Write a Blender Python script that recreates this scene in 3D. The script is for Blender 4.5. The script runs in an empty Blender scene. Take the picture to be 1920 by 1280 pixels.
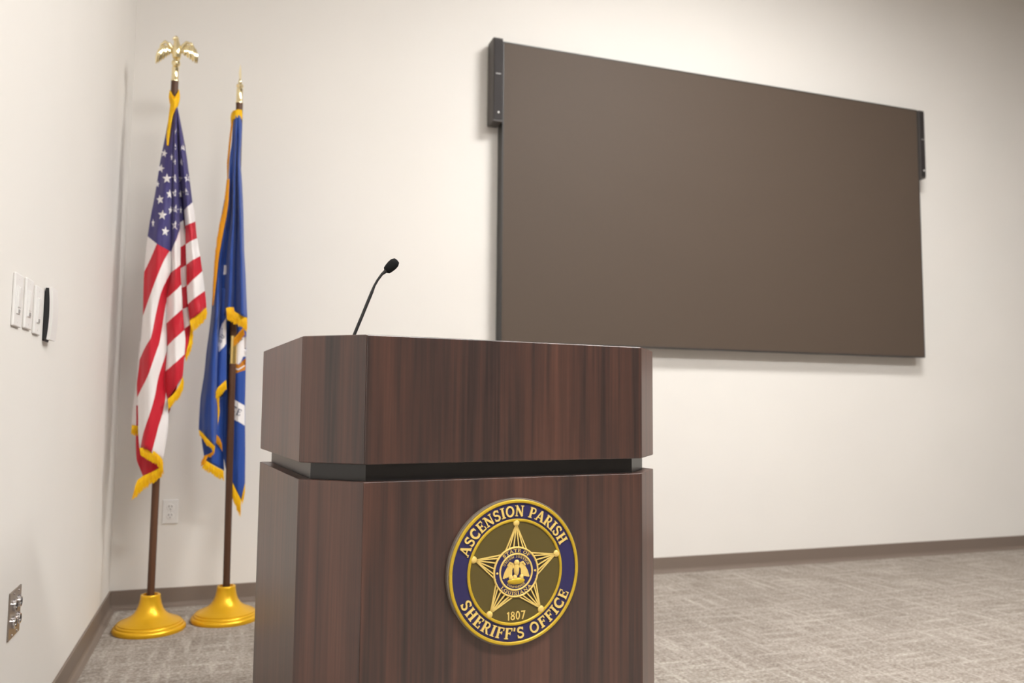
import bpy, bmesh, math, random
from mathutils import Vector, Matrix
from mathutils.bvhtree import BVHTree
from mathutils.geometry import delaunay_2d_cdt

# ------------------------------------------------------------------ camera, light, exposure
scene = bpy.context.scene
COL = scene.collection
CAM = Vector((0.48983, -4.27244, 0.96856))
YAW, PITCH, ROLL, FPX = (math.radians(19.3592), math.radians(4.57983), math.radians(0.49704), 1512.88)
FWD = Vector((math.sin(YAW)*math.cos(PITCH), math.cos(YAW)*math.cos(PITCH), math.sin(PITCH)))
_r = Vector((math.cos(YAW), -math.sin(YAW), 0)); _u = _r.cross(FWD)
RGT = _r*math.cos(ROLL) + _u*math.sin(ROLL)
UPV = -_r*math.sin(ROLL) + _u*math.cos(ROLL)
cam_data = bpy.data.cameras.new('camera'); cam = bpy.data.objects.new('camera', cam_data); COL.objects.link(cam)
m = Matrix((RGT, UPV, -FWD)).transposed().to_4x4(); m.translation = CAM
cam.matrix_world = m
cam_data.sensor_width = 36.0; cam_data.sensor_fit = 'HORIZONTAL'; cam_data.lens = FPX/1920*36
cam_data.clip_start = 0.05; cam_data.clip_end = 60
cam_data.dof.use_dof = True; cam_data.dof.focus_distance = 1.72; cam_data.dof.aperture_fstop = 3.8
scene.camera = cam

world = bpy.data.worlds.new('world'); scene.world = world; world.use_nodes = True
world.node_tree.nodes['Background'].inputs[0].default_value = (1, 0.97, 0.93, 1)
world.node_tree.nodes['Background'].inputs[1].default_value = 0.02
vs = scene.view_settings
vs.view_transform = 'Standard'; vs.look = 'None'; vs.gamma = 1.0; vs.use_curve_mapping = False
vs.exposure = 0.0
LAMP_STRENGTH = 66.0
LAMP_COLOUR = (1.0, 0.995, 0.97)
# ceiling panels: (x, y) of each recessed luminaire
LAMPS = [(3.1, -2.3), (1.7, -5.0), (4.2, -5.0)]

ROOM_X, ROOM_Y, ROOM_Z = 13.0, -13.0, 4.15

# ------------------------------------------------------------------ helpers
def lin(c):
    return tuple(((x/255)/12.92 if x/255 <= .04045 else ((x/255+.055)/1.055)**2.4) for x in c) + (1,)

def ray(u, v):
    return (FWD*FPX + RGT*(u-960) - UPV*(v-640)).normalized()

def hit_plane(u, v, point, normal):
    r = ray(u, v); t = (Vector(point)-CAM).dot(normal)/r.dot(normal)
    return CAM + r*t

def new_mat(name, col, rough=.5, metal=0., spec=.5):
    mt = bpy.data.materials.new(name); mt.use_nodes = True
    b = mt.node_tree.nodes['Principled BSDF']
    b.inputs['Base Color'].default_value = col
    b.inputs['Roughness'].default_value = rough
    b.inputs['Metallic'].default_value = metal
    b.inputs['Specular IOR Level'].default_value = spec
    return mt

def node(mt, typ, **kw):
    n = mt.node_tree.nodes.new(typ)
    for k, v in kw.items(): setattr(n, k, v)
    return n

def link(mt, a, b): mt.node_tree.links.new(a, b)
def bsdf(mt): return mt.node_tree.nodes['Principled BSDF']

def noise(mt, scale, vec=None, detail=3., rough=.5, stretch=(1,1,1), coord='Object', rot=(0,0,0)):
    tc = node(mt, 'ShaderNodeTexCoord'); mp = node(mt, 'ShaderNodeMapping')
    mp.inputs['Scale'].default_value = stretch; mp.inputs['Rotation'].default_value = rot
    link(mt, tc.outputs[coord], mp.inputs['Vector'])
    n = node(mt, 'ShaderNodeTexNoise'); n.inputs['Scale'].default_value = scale
    n.inputs['Detail'].default_value = detail; n.inputs['Roughness'].default_value = rough
    link(mt, mp.outputs[0], n.inputs['Vector'])
    return n, mp

def ramp(mt, fac, stops):
    r = node(mt, 'ShaderNodeValToRGB')
    while len(r.color_ramp.elements) < len(stops): r.color_ramp.elements.new(.5)
    for e, (p, c) in zip(r.color_ramp.elements, stops): e.position = p; e.color = c
    link(mt, fac, r.inputs[0]); return r

def bump(mt, height, strength, dist=.002):
    b = node(mt, 'ShaderNodeBump'); b.inputs['Strength'].default_value = strength
    b.inputs['Distance'].default_value = dist
    link(mt, height, b.inputs['Height']); link(mt, b.outputs[0], bsdf(mt).inputs['Normal'])

def mixcol(mt, fac, a, b, blend='MIX'):
    n = node(mt, 'ShaderNodeMix', data_type='RGBA', blend_type=blend)
    if hasattr(fac, 'node'): link(mt, fac, n.inputs[0])
    else: n.inputs[0].default_value = fac
    for s, i in ((a, 6), (b, 7)):
        if hasattr(s, 'node'): link(mt, s, n.inputs[i])
        else: n.inputs[i].default_value = s
    return n.outputs[2]

def obj(name, bm, mat, parent=None, smooth=False, bevel=0, seg=2, angle=.6, recalc=True):
    me = bpy.data.meshes.new(name)
    if recalc: bmesh.ops.recalc_face_normals(bm, faces=bm.faces)
    if smooth:
        for f in bm.faces: f.smooth = True
    bm.to_mesh(me); bm.free()
    if smooth and recalc: me.set_sharp_from_angle(angle=.75)
    o = bpy.data.objects.new(name, me); COL.objects.link(o)
    if mat: me.materials.append(mat)
    if parent: o.parent = parent
    if bevel:
        md = o.modifiers.new('bevel', 'BEVEL'); md.width = bevel; md.segments = seg
        md.limit_method = 'ANGLE'; md.angle_limit = angle
    return o

def thing(name, label, cat, loc=(0,0,0), rotz=0., group=None):
    o = bpy.data.objects.new(name, None); COL.objects.link(o)
    o.empty_display_size = .1
    o.location = loc; o.rotation_euler = (0, 0, rotz)
    o['label'] = label; o['category'] = cat
    if group: o['group'] = group
    return o

def struct(o): o['kind'] = 'structure'; return o

def box(bm, x0, x1, y0, y1, z0, z1):
    v = [bm.verts.new(p) for p in ((x0,y0,z0),(x1,y0,z0),(x1,y1,z0),(x0,y1,z0),(x0,y0,z1),(x1,y0,z1),(x1,y1,z1),(x0,y1,z1))]
    for f in ((0,1,2,3),(4,5,6,7),(0,1,5,4),(1,2,6,5),(2,3,7,6),(3,0,4,7)): bm.faces.new([v[i] for i in f])
    return v

def prism(bm, poly, z0, z1):
    a = [bm.verts.new((x,y,z0)) for x,y in poly]; b = [bm.verts.new((x,y,z1)) for x,y in poly]
    n = len(poly); bm.faces.new(a[::-1]); bm.faces.new(b)
    for i in range(n): bm.faces.new((a[i], a[(i+1)%n], b[(i+1)%n], b[i]))

def lathe(bm, prof, seg=48, centre=(0,0,0), axis=None):
    """prof: (r, h) pairs; axis: optional 3x3 matrix turning z to another direction"""
    rings = []
    c = Vector(centre)
    for r, h in prof:
        if r < 1e-6:
            p = Vector((0,0,h)); rings.append([bm.verts.new(c + (axis @ p if axis else p))]); continue
        ring = []
        for k in range(seg):
            a = 2*math.pi*k/seg; p = Vector((r*math.cos(a), r*math.sin(a), h))
            ring.append(bm.verts.new(c + (axis @ p if axis else p)))
        rings.append(ring)
    for A, B in zip(rings, rings[1:]):
        for k in range(seg):
            if len(A) == 1 and len(B) == 1: continue
            if len(A) == 1: bm.faces.new((A[0], B[k], B[(k+1)%seg]))
            elif len(B) == 1: bm.faces.new((A[k], A[(k+1)%seg], B[0]))
            else: bm.faces.new((A[k], A[(k+1)%seg], B[(k+1)%seg], B[k]))
    for R in (rings[0], rings[-1]):
        if len(R) > 2: bm.faces.new(R)

def tube(bm, pts, rad, seg=10):
    pts = [Vector(p) for p in pts]
    rad = rad if isinstance(rad, (list, tuple)) else [rad]*len(pts)
    up = Vector((0.31,.83,.2)).normalized(); rings = []
    for i, p in enumerate(pts):
        t = (pts[min(i+1, len(pts)-1)] - pts[max(i-1, 0)]).normalized()
        a = (up - t*up.dot(t)).normalized(); b = t.cross(a)
        rings.append([bm.verts.new(p + (a*math.cos(2*math.pi*k/seg) + b*math.sin(2*math.pi*k/seg))*rad[i]) for k in range(seg)])
    for A, B in zip(rings, rings[1:]):
        for k in range(seg): bm.faces.new((A[k], A[(k+1)%seg], B[(k+1)%seg], B[k]))
    bm.faces.new(rings[0][::-1]); bm.faces.new(rings[-1])

def ellipsoid(bm, c, rx, ry, rz, mat=None, seg=16, rings=10):
    mtx = Matrix.Translation(c) @ (mat.to_4x4() if mat else Matrix()) @ Matrix.Diagonal((rx, ry, rz, 1))
    bmesh.ops.create_uvsphere(bm, u_segments=seg, v_segments=rings, radius=1, matrix=mtx)

def lerp(pts, x):
    if x <= pts[0][0]: 
        a, b = pts[0], pts[1] if len(pts) > 1 else pts[0]
    elif x >= pts[-1][0]:
        a, b = (pts[-2] if len(pts) > 1 else pts[-1]), pts[-1]
    else:
        for a, b in zip(pts, pts[1:]):
            if a[0] <= x <= b[0]: break
    if b[0] == a[0]: return a[1]
    return a[1] + (b[1]-a[1])*(x-a[0])/(b[0]-a[0])

# ------------------------------------------------------------------ materials
M = {}
# painted wall: warm off-white, fine roller texture
M['wall'] = mt = new_mat('wall_paint', (.78,.735,.685,1), .62, spec=.3)
n, _ = noise(mt, 220, detail=2); bump(mt, n.outputs[0], .08, .001)
n2, _ = noise(mt, 1.3, detail=2)
link(mt, ramp(mt, n2.outputs[0], [(.3,(.775,.74,.70,1)),(.7,(.80,.765,.725,1))]).outputs[0], bsdf(mt).inputs['Base Color'])
M['ceiling'] = mt = new_mat('ceiling_tile', (.82,.81,.79,1), .9, spec=.1)
n, _ = noise(mt, 300, detail=2); bump(mt, n.outputs[0], .2, .001)
# carpet: mottled taupe loop pile with woven streaks both ways
M['carpet'] = mt = new_mat('carpet', (.3,.26,.23,1), .95, spec=.05)
na, _ = noise(mt, 1, detail=4, stretch=(3.5,30,1)); nb, _ = noise(mt, 1, detail=4, stretch=(30,3.5,1))
nc, _ = noise(mt, 85, detail=5, rough=.65); nd, _ = noise(mt, 2.5, detail=2)
mx = node(mt, 'ShaderNodeMath', operation='MAXIMUM'); link(mt, na.outputs[0], mx.inputs[0]); link(mt, nb.outputs[0], mx.inputs[1])
ad = node(mt, 'ShaderNodeMath', operation='MULTIPLY_ADD'); link(mt, nc.outputs[0], ad.inputs[0]); ad.inputs[1].default_value = .85
ms = node(mt, 'ShaderNodeMath', operation='MULTIPLY_ADD'); link(mt, mx.outputs[0], ms.inputs[0]); ms.inputs[1].default_value = .6; ms.inputs[2].default_value = .11; link(mt, ms.outputs[0], ad.inputs[2])
ae = node(mt, 'ShaderNodeMath', operation='MULTIPLY_ADD'); link(mt, nd.outputs[0], ae.inputs[0]); ae.inputs[1].default_value = .14; link(mt, ad.outputs[0], ae.inputs[2])
sb = node(mt, 'ShaderNodeMath', operation='SUBTRACT'); link(mt, ae.outputs[0], sb.inputs[0]); sb.inputs[1].default_value = .44
rp = ramp(mt, sb.outputs[0], [(.26,(.165,.137,.117,1)),(.46,(.285,.245,.213,1)),(.58,(.39,.345,.305,1)),(.80,(.60,.55,.495,1))])
link(mt, rp.outputs[0], bsdf(mt).inputs['Base Color']); bump(mt, nc.outputs[0], .5, .004)
M['base'] = mt = new_mat('rubber_base', lin((122,108,98)), .5, spec=.35)
# dark wood laminate, grain running up
def wood(name, stops, rough, spec=.8):
    mt = new_mat(name, (.06,.03,.025,1), rough, spec=spec)
    oi = node(mt, 'ShaderNodeObjectInfo')
    n1, mp = noise(mt, 1, detail=5, rough=.6, stretch=(46,46,1.1))
    n2, mp2 = noise(mt, 1, detail=3, stretch=(9,9,.55))
    vm = node(mt, 'ShaderNodeVectorMath', operation='SCALE'); vm.inputs[0].default_value = (7,3,5); link(mt, oi.outputs['Random'], vm.inputs['Scale'])
    link(mt, vm.outputs[0], mp.inputs['Location']); link(mt, vm.outputs[0], mp2.inputs['Location'])
    mm = node(mt, 'ShaderNodeMath', operation='MULTIPLY_ADD'); link(mt, n1.outputs[0], mm.inputs[0]); mm.inputs[1].default_value = .6
    m3 = node(mt, 'ShaderNodeMath', operation='MULTIPLY'); link(mt, n2.outputs[0], m3.inputs[0]); m3.inputs[1].default_value = .45
    link(mt, m3.outputs[0], mm.inputs[2])
    n4, _ = noise(mt, 1, detail=2, stretch=(160,160,3.5))
    m5 = node(mt, 'ShaderNodeMath', operation='MULTIPLY_ADD'); link(mt, n4.outputs[0], m5.inputs[0]); m5.inputs[1].default_value = .26; link(mt, mm.outputs[0], m5.inputs[2])
    m6 = node(mt, 'ShaderNodeMath', operation='SUBTRACT'); link(mt, m5.outputs[0], m6.inputs[0]); m6.inputs[1].default_value = .05
    rp = ramp(mt, m6.outputs[0], stops)
    link(mt, rp.outputs[0], bsdf(mt).inputs['Base Color']); bump(mt, n1.outputs[0], .06, .001)
    return mt
M['wood'] = wood('dark_wood_laminate', [(.42,(.022,.0125,.0115,1)),(.53,(.044,.0235,.020,1)),(.63,(.076,.034,.025,1)),(.78,(.122,.052,.036,1))], .33)
M['pole_wood'] = wood('pole_wood', [(.42,(.042,.018,.010,1)),(.6,(.085,.036,.018,1)),(.8,(.14,.062,.03,1))], .45, .35)
M['neck'] = new_mat('black_brown_laminate', (.0075,.006,.006,1), .33, spec=.7)
M['black'] = new_mat('black_plastic', (.012,.012,.013,1), .45)
M['foam'] = mt = new_mat('black_foam', (.014,.014,.015,1), .95, spec=.1)
n, _ = noise(mt, 900, detail=2); bump(mt, n.outputs[0], .8, .001)
M['white_plastic'] = new_mat('white_plastic', (.80,.78,.76,1), .35)
M['grey_plastic'] = new_mat('grey_plastic', (.33,.31,.30,1), .4)
M['dark_slot'] = new_mat('dark_slot', (.05,.045,.04,1), .6)
M['led'] = mt = new_mat('led_face', (.090,.068,.053,1), .6, spec=.3)
n, _ = noise(mt, 700, detail=1); bump(mt, n.outputs[0], .25, .001)
n, _ = noise(mt, 420, detail=2)
link(mt, ramp(mt, n.outputs[0], [(.35,(.082,.058,.043,1)),(.65,(.102,.074,.055,1))]).outputs[0], bsdf(mt).inputs['Base Color'])
M['led_frame'] = new_mat('dark_metal_frame', (.045,.043,.042,1), .4, .3)
M['speaker'] = new_mat('speaker_case', (.07,.06,.055,1), .5, 0)
M['grille'] = mt = new_mat('speaker_grille', (.036,.030,.030,1), .6, 0, .3)
n, _ = noise(mt, 600, detail=1); bump(mt, n.outputs[0], .5, .001)
M['gold_satin'] = mt = new_mat('gold_satin_paint', lin((232,178,30)), .33, .5)
M['gold_polish'] = new_mat('polished_brass', (.95,.82,.50,1), .16, 1.)
M['brass'] = new_mat('brass_ferrule', (.86,.62,.22,1), .25, 1.)
M['steel'] = new_mat('brushed_steel', (.36,.31,.27,1), .35, .85)
M['chrome'] = new_mat('chrome', (.75,.74,.76,1), .15, 1.)
M['fringe'] = mt = new_mat('gold_fringe', lin((252,196,6)), .6, spec=.3)
n, _ = noise(mt, 1, detail=2, stretch=(300,300,20))
link(mt, ramp(mt, n.outputs[0], [(.3,lin((236,164,0))),(.7,lin((255,210,8)))]).outputs[0], bsdf(mt).inputs['Base Color'])
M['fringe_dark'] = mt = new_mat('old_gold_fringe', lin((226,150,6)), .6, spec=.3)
M['cloth_blue'] = mt = new_mat('royal_blue_nylon', lin((30,70,152)), .5, spec=.4)
bsdf(mt).inputs['Sheen Weight'].default_value = .25
M['cloth_white'] = new_mat('white_embroidery', (.84,.80,.80,1), .6)
M['cloth_navy'] = new_mat('navy_thread', lin((40,50,90)), .6)
M['cloth_brown'] = new_mat('brown_gold_thread', lin((196,120,10)), .6)
# stars and stripes cloth: stripe coordinate q (even white, odd red), canton where c < 0
M['us_cloth'] = mt = new_mat('striped_nylon', (1,1,1,1), .5, spec=.4)
bsdf(mt).inputs['Sheen Weight'].default_value = .2
aq = node(mt, 'ShaderNodeAttribute', attribute_name='q'); ac = node(mt, 'ShaderNodeAttribute', attribute_name='c')
fl = node(mt, 'ShaderNodeMath', operation='FLOOR'); link(mt, aq.outputs['Fac'], fl.inputs[0])
md = node(mt, 'ShaderNodeMath', operation='FLOORED_MODULO'); link(mt, fl.outputs[0], md.inputs[0]); md.inputs[1].default_value = 2
c1 = mixcol(mt, md.outputs[0], (.84,.79,.78,1), lin((196,14,40)))
lt = node(mt, 'ShaderNodeMath', operation='LESS_THAN'); link(mt, ac.outputs['Fac'], lt.inputs[0]); lt.inputs[1].default_value = 0
link(mt, mixcol(mt, lt.outputs[0], c1, lin((60,52,112))), bsdf(mt).inputs['Base Color'])
for k in ('us_cloth', 'cloth_blue'):
    n, _ = noise(M[k], 34, detail=3, stretch=(1,1,.6)); bump(M[k], n.outputs[0], .35, .004)
# plaque colours
M['plaque_edge'] = new_mat('clear_edge', (.20,.17,.14,1), .15)
M['plaque_navy'] = new_mat('plaque_navy', lin((44,40,88)), .4)
M['plaque_olive'] = new_mat('plaque_olive', lin((92,79,36)), .45)
M['plaque_gold'] = new_mat('plaque_gold', lin((206,172,44)), .35, .15)
M['plaque_pale'] = new_mat('plaque_pale_gold', lin((238,206,118)), .4, .05)
M['plaque_dark'] = new_mat('plaque_dark', lin((52,42,26)), .5)
def emit(name, col, s):
    mt = bpy.data.materials.new(name); mt.use_nodes = True
    nt = mt.node_tree; nt.nodes.remove(nt.nodes['Principled BSDF'])
    e = nt.nodes.new('ShaderNodeEmission'); e.inputs[0].default_value = col + (1,); e.inputs[1].default_value = s
    nt.links.new(e.outputs[0], nt.nodes['Material Output'].inputs[0]); return mt
M['lamp'] = emit('lamp_diffuser', LAMP_COLOUR, LAMP_STRENGTH)

# ------------------------------------------------------------------ the room
def slab(name, *b, mat='wall'):
    bm = bmesh.new(); box(bm, *b); return struct(obj(name, bm, M[mat]))
T = .15
slab('floor', -T, ROOM_X+T, ROOM_Y-T, T, -T, 0, mat='carpet')
slab('ceiling', -T, ROOM_X+T, ROOM_Y-T, T, ROOM_Z, ROOM_Z+T, mat='ceiling')
slab('wall_back', 0, ROOM_X, 0, T, 0, ROOM_Z)
slab('wall_left', -T, 0, ROOM_Y, T, 0, ROOM_Z)
slab('wall_right', ROOM_X, ROOM_X+T, ROOM_Y, T, 0, ROOM_Z)
slab('wall_front', 0, ROOM_X, ROOM_Y-T, ROOM_Y, 0, ROOM_Z)
HB = .088
cove = [(0,0),(.030,0),(.029,.003),(.018,.0065),(.0115,.012),(.0085,.021),(.0075,HB-.002),(.006,HB),(0,HB)]
def baseboard(name, fn, length):
    bm = bmesh.new()
    a = [bm.verts.new(fn(d, 0, z)) for d, z in cove]; b = [bm.verts.new(fn(d, length, z)) for d, z in cove]
    n = len(cove); bm.faces.new(a); bm.faces.new(b)
    for i in range(n): bm.faces.new((a[i], a[(i+1)%n], b[(i+1)%n], b[i]))
    struct(obj(name, bm, M['base']))
baseboard('baseboard_back', lambda d, s, z: (s, -d, z), ROOM_X)
baseboard('baseboard_left', lambda d, s, z: (d, -s, z), -ROOM_Y)
baseboard('baseboard_right', lambda d, s, z: (ROOM_X-d, -s, z), -ROOM_Y)
baseboard('baseboard_front', lambda d, s, z: (s, ROOM_Y+d, z), ROOM_X)

# ceiling luminaires (above the picture)
lamp_words = ['close to the screen wall', 'in front of the podium, nearer the flags wall', 'farther from the flags, out past the podium']
for i, (x, y) in enumerate(LAMPS):
    t = thing('ceiling_light', 'flat white ceiling light panel ' + lamp_words[i], 'ceiling light', (x, y, ROOM_Z), 0, 'ceiling light panels')
    bm = bmesh.new()
    for b in ((-.62,.62,-.32,-.30),(-.62,.62,.30,.32),(-.62,-.60,-.30,.30),(.60,.62,-.30,.30)): box(bm, *b, -.03, 0)
    obj('frame', bm, M['white_plastic'], t)
    bm = bmesh.new(); box(bm, -.60,.60,-.30,.30,-.022,-.002); obj('diffuser', bm, M['lamp'], t)

# ------------------------------------------------------------------ podium
PW, PC, PS = .6132, .0995, .5097
H, H1, H2 = 1.10, .8582, .8262
PHI = math.radians(5.825)
pod = thing('podium', 'dark wood laminate podium with angled corners and round sheriff seal on its front', 'podium', (.73223, -2.76409, 0), PHI)
OUT = [(-PC, PC+PS), (-PC, PC), (0, 0), (PW, 0), (PW+PC, PC), (PW+PC, PC+PS)]
def inset(poly, d):
    n = len(poly); out = []
    area = sum(poly[i][0]*poly[(i+1)%n][1]-poly[(i+1)%n][0]*poly[i][1] for i in range(n))
    s = 1 if area > 0 else -1
    for i in range(n):
        p0, p1, p2 = (Vector(poly[(i+k)%n]) for k in (-1, 0, 1))
        e1 = (p1-p0).normalized(); e2 = (p2-p1).normalized()
        n1 = Vector((-e1.y, e1.x))*s; n2 = Vector((-e2.y, e2.x))*s
        b = (n1+n2); b = b/(1+n1.dot(n2))
        out.append(tuple(p1 + b*d))
    return out
PANEL = ['side_panel', 'corner_panel', 'front_panel', 'corner_panel', 'side_panel', 'back_panel']
def carcass(outer, z0, z1, prefix, thick=.02, skip=(), mat='wood', bev=.0012):
    inner = inset(outer, thick); n = len(outer)
    for i in range(n):
        if i in skip: continue
        j = (i+1) % n
        bm = bmesh.new(); prism(bm, [outer[i], outer[j], inner[j], inner[i]], z0, z1)
        obj(prefix+PANEL[i], bm, M[mat], pod, bevel=bev, seg=2)
carcass(OUT, H1, H, 'upper_', bev=.002)
bm = bmesh.new(); prism(bm, inset(OUT, .0205), H1+.002, H1+.02); obj('upper_floor', bm, M['wood'], pod)
bm = bmesh.new(); prism(bm, inset(OUT, .0205), H-.02, H-.0006); obj('reading_surface', bm, M['wood'], pod)
NECK = inset(OUT, .024)
carcass(NECK, H2-.0005, H1+.0005, 'neck_', thick=.015, mat='neck', bev=0)
carcass(OUT, .004, H2, 'cabinet_')
bm = bmesh.new(); prism(bm, inset(OUT, .0205), H2-.022, H2-.0008); obj('cabinet_top', bm, M['wood'], pod)
bm = bmesh.new(); prism(bm, inset(OUT, .03), 0, .02); obj('plinth', bm, M['black'], pod)

# ---- lettering: serif strokes drawn as ribbons
def arc(cx, cy, rx, ry, a0, a1, n=12):
    return [(cx+rx*math.cos(math.radians(a0+(a1-a0)*k/n)), cy+ry*math.sin(math.radians(a0+(a1-a0)*k/n))) for k in range(n+1)]
TK, TN = .19, .095
def glyph(ch):
    s = []
    def st(pts, w=TK): s.append((pts, w))
    def stem(x, w=TK): st([(x,0),(x,1)], w)
    def serif(x, y, l=.15): st([(x-l, y+(.04 if y < .5 else -.04)), (x+l, y+(.04 if y < .5 else -.04))], .08)
    if ch == 'I': stem(.2); serif(.2,0,.19); serif(.2,1,.19); return .4, s
    if ch == 'A': st([(.12,0),(.42,1)], TN); st([(.42,1),(.74,0)]); st([(.22,.32),(.64,.32)], TN); serif(.11,0,.13); serif(.74,0,.16); return .88, s
    if ch == 'C': st(arc(.42,.5,.34,.45,50,310,18)); st([(.65,.66),(.65,.98)], .08); st([(.65,.02),(.65,.3)], .08); return .74, s
    if ch == 'E': stem(.2); st([(.05,.95),(.64,.95)], TN); st([(.2,.52),(.5,.52)], TN); st([(.05,.05),(.66,.05)], TN); st([(.62,1),(.62,.72)], .08); st([(.64,0),(.64,.3)], .08); st([(.5,.65),(.5,.39)], .07); return .72, s
    if ch == 'F': stem(.2); st([(.05,.95),(.64,.95)], TN); st([(.2,.52),(.5,.52)], TN); st([(.62,1),(.62,.72)], .08); st([(.5,.65),(.5,.39)], .07); serif(.2,0,.17); return .68, s
    if ch == 'H': stem(.2); stem(.68); st([(.2,.52),(.68,.52)], TN); [serif(x,y,.16) for x in (.2,.68) for y in (0,1)]; return .88, s
    if ch == 'L': stem(.2); serif(.2,1,.17); st([(.05,.05),(.62,.05)], TN); st([(.6,0),(.6,.32)], .08); return .68, s
    if ch == 'N': stem(.17,TN); stem(.72,TN); st([(.15,.98),(.72,.02)]); serif(.12,1,.12); serif(.17,0,.14); serif(.72,1,.14); return .88, s
    if ch == 'O': st(arc(.42,.5,.33,.44,0,360,24), .155); return .84, s
    if ch == 'D': stem(.2); st([(.05,.95),(.35,.95)]+arc(.35,.5,.33,.45,85,-85,12)+[(.05,.05)], .13); return .78, s
    if ch == 'P': stem(.2); st([(.05,.95),(.42,.95)]+arc(.42,.71,.2,.24,85,-85,8)+[(.2,.47)], .12); serif(.2,0,.17); return .7, s
    if ch == 'R': stem(.2); st([(.05,.95),(.42,.95)]+arc(.42,.72,.19,.23,85,-85,8)+[(.2,.49)], .12); st([(.4,.48),(.68,.02)], .16); serif(.2,0,.17); serif(.72,0,.1); return .8, s
    if ch == 'S': st(arc(.32,.74,.21,.21,30,270,12)+arc(.32,.28,.23,.23,90,-150,12)[1:], .15); st([(.54,.98),(.54,.72)], .07); st([(.1,.02),(.1,.3)], .07); return .66, s
    if ch == 'T': stem(.38); st([(.04,.95),(.72,.95)], TN); st([(.06,1),(.06,.72)], .08); st([(.7,1),(.7,.72)], .08); serif(.38,0,.17); return .76, s
    if ch == 'U': st([(.2,1),(.2,.3)]+arc(.43,.3,.23,.26,180,360,10)+[(.66,1)], .13); serif(.2,1,.16); serif(.66,1,.14); return .84, s
    if ch == 'J': st([(.34,1),(.34,.2)]+arc(.2,.2,.14,.16,0,-150,6), .15); serif(.34,1,.16); return .52, s
    if ch == "'": st([(.14,1),(.1,.7)], .13); return .26, s
    if ch == '1': st([(.24,0),(.24,1)], .17); st([(.05,.78),(.24,.96)], .12); return .42, s
    if ch == '8': st(arc(.3,.74,.18,.19,0,360,16), .13); st(arc(.3,.27,.22,.22,0,360,16), .14); return .6, s
    if ch == '0': st(arc(.3,.5,.21,.43,0,360,18), .15); return .6, s
    if ch == '7': st([(.05,.93),(.54,.93),(.24,0)], .15); return .58, s
    return .36, s

def ribbon(bm, pts, w, z0, z1, tf):
    P = [Vector(p) for p in pts]; n = len(P)
    closed = (P[0]-P[-1]).length < 1e-4
    if closed: P = P[:-1]; n -= 1
    L, R = [], []
    for i in range(n):
        a = P[i-1] if (i or closed) else P[i]; b = P[(i+1) % n] if (i < n-1 or closed) else P[i]
        t0 = (P[i]-a); t1 = (b-P[i])
        if t0.length < 1e-9: t0 = t1
        if t1.length < 1e-9: t1 = t0
        t0 = t0.normalized(); t1 = t1.normalized()
        nn = Vector((-t0.y-t1.y, t0.x+t1.x)); nn.normalize()
        k = 1/max(.5, nn.dot(Vector((-t0.y, t0.x))))
        L.append(P[i]+nn*w/2*k); R.append(P[i]-nn*w/2*k)
    V = [[bm.verts.new(tf(q.x, q.y, z)) for q in S] for S, z in ((L,z0),(R,z0),(L,z1),(R,z1))]
    for i in range(n if closed else n-1):
        j = (i+1) % n
        bm.faces.new((V[2][i], V[3][i], V[3][j], V[2][j]))
        bm.faces.new((V[0][i], V[2][i], V[2][j], V[0][j]))
        bm.faces.new((V[1][i], V[1][j], V[3][j], V[3][i]))
    if not closed:
        for i in (0, n-1): bm.faces.new((V[0][i], V[1][i], V[3][i], V[2][i]))

# ---- the seal, local frame: x right, y up, z out of the podium front
BR = .1405
BC = Vector((PW/2, 0, .6432))
def bl(x, y, z): return (BC.x + x, -z, BC.z + y)
bm = bmesh.new()
AX = Matrix(((1,0,0),(0,0,-1),(0,1,0)))
def disc(bm, prof, seg=96): lathe(bm, prof, seg, BC, AX)
disc(bm, [(BR*1.02,0),(BR*1.02,.009),(BR*1.012,.0105),(0,.0105)])
badge = obj('seal_plaque', bm, M['plaque_edge'], pod, smooth=False)
badge['label'] = 'round navy and gold sheriff seal plaque'
def ring(name, r0, r1, z0, z1, mat):
    bm = bmesh.new()
    w = min((r1-r0)*.3, .0015)
    prof = [(r0,z0),(r0,z1-w),(r0+w,z1),(r1-w,z1),(r1,z1-w),(r1,z0)]
    rings = []
    for r, h in prof:
        rings.append([bm.verts.new(bl(r*math.cos(2*math.pi*k/96), r*math.sin(2*math.pi*k/96), h)) for k in range(96)])
    for A, B in zip(rings, rings[1:]):
        for k in range(96): bm.faces.new((A[k], A[(k+1)%96], B[(k+1)%96], B[k]))
    return obj(name, bm, M[mat], badge)
def filled(name, r, z0, z1, mat):
    bm = bmesh.new(); disc(bm, [(r,z0),(r,z1),(0,z1)]); return obj(name, bm, M[mat], badge)
Z = .0105
filled('navy_band', BR*.985, Z-.001, Z+.0008, 'plaque_navy')
filled('olive_field', BR*.735, Z, Z+.0014, 'plaque_olive')
ring('gold_rim', BR*.955, BR*1.0, Z, Z+.0042, 'plaque_gold')
ring('inner_gold_rim', BR*.695, BR*.735, Z, Z+.0042, 'plaque_gold')
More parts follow.
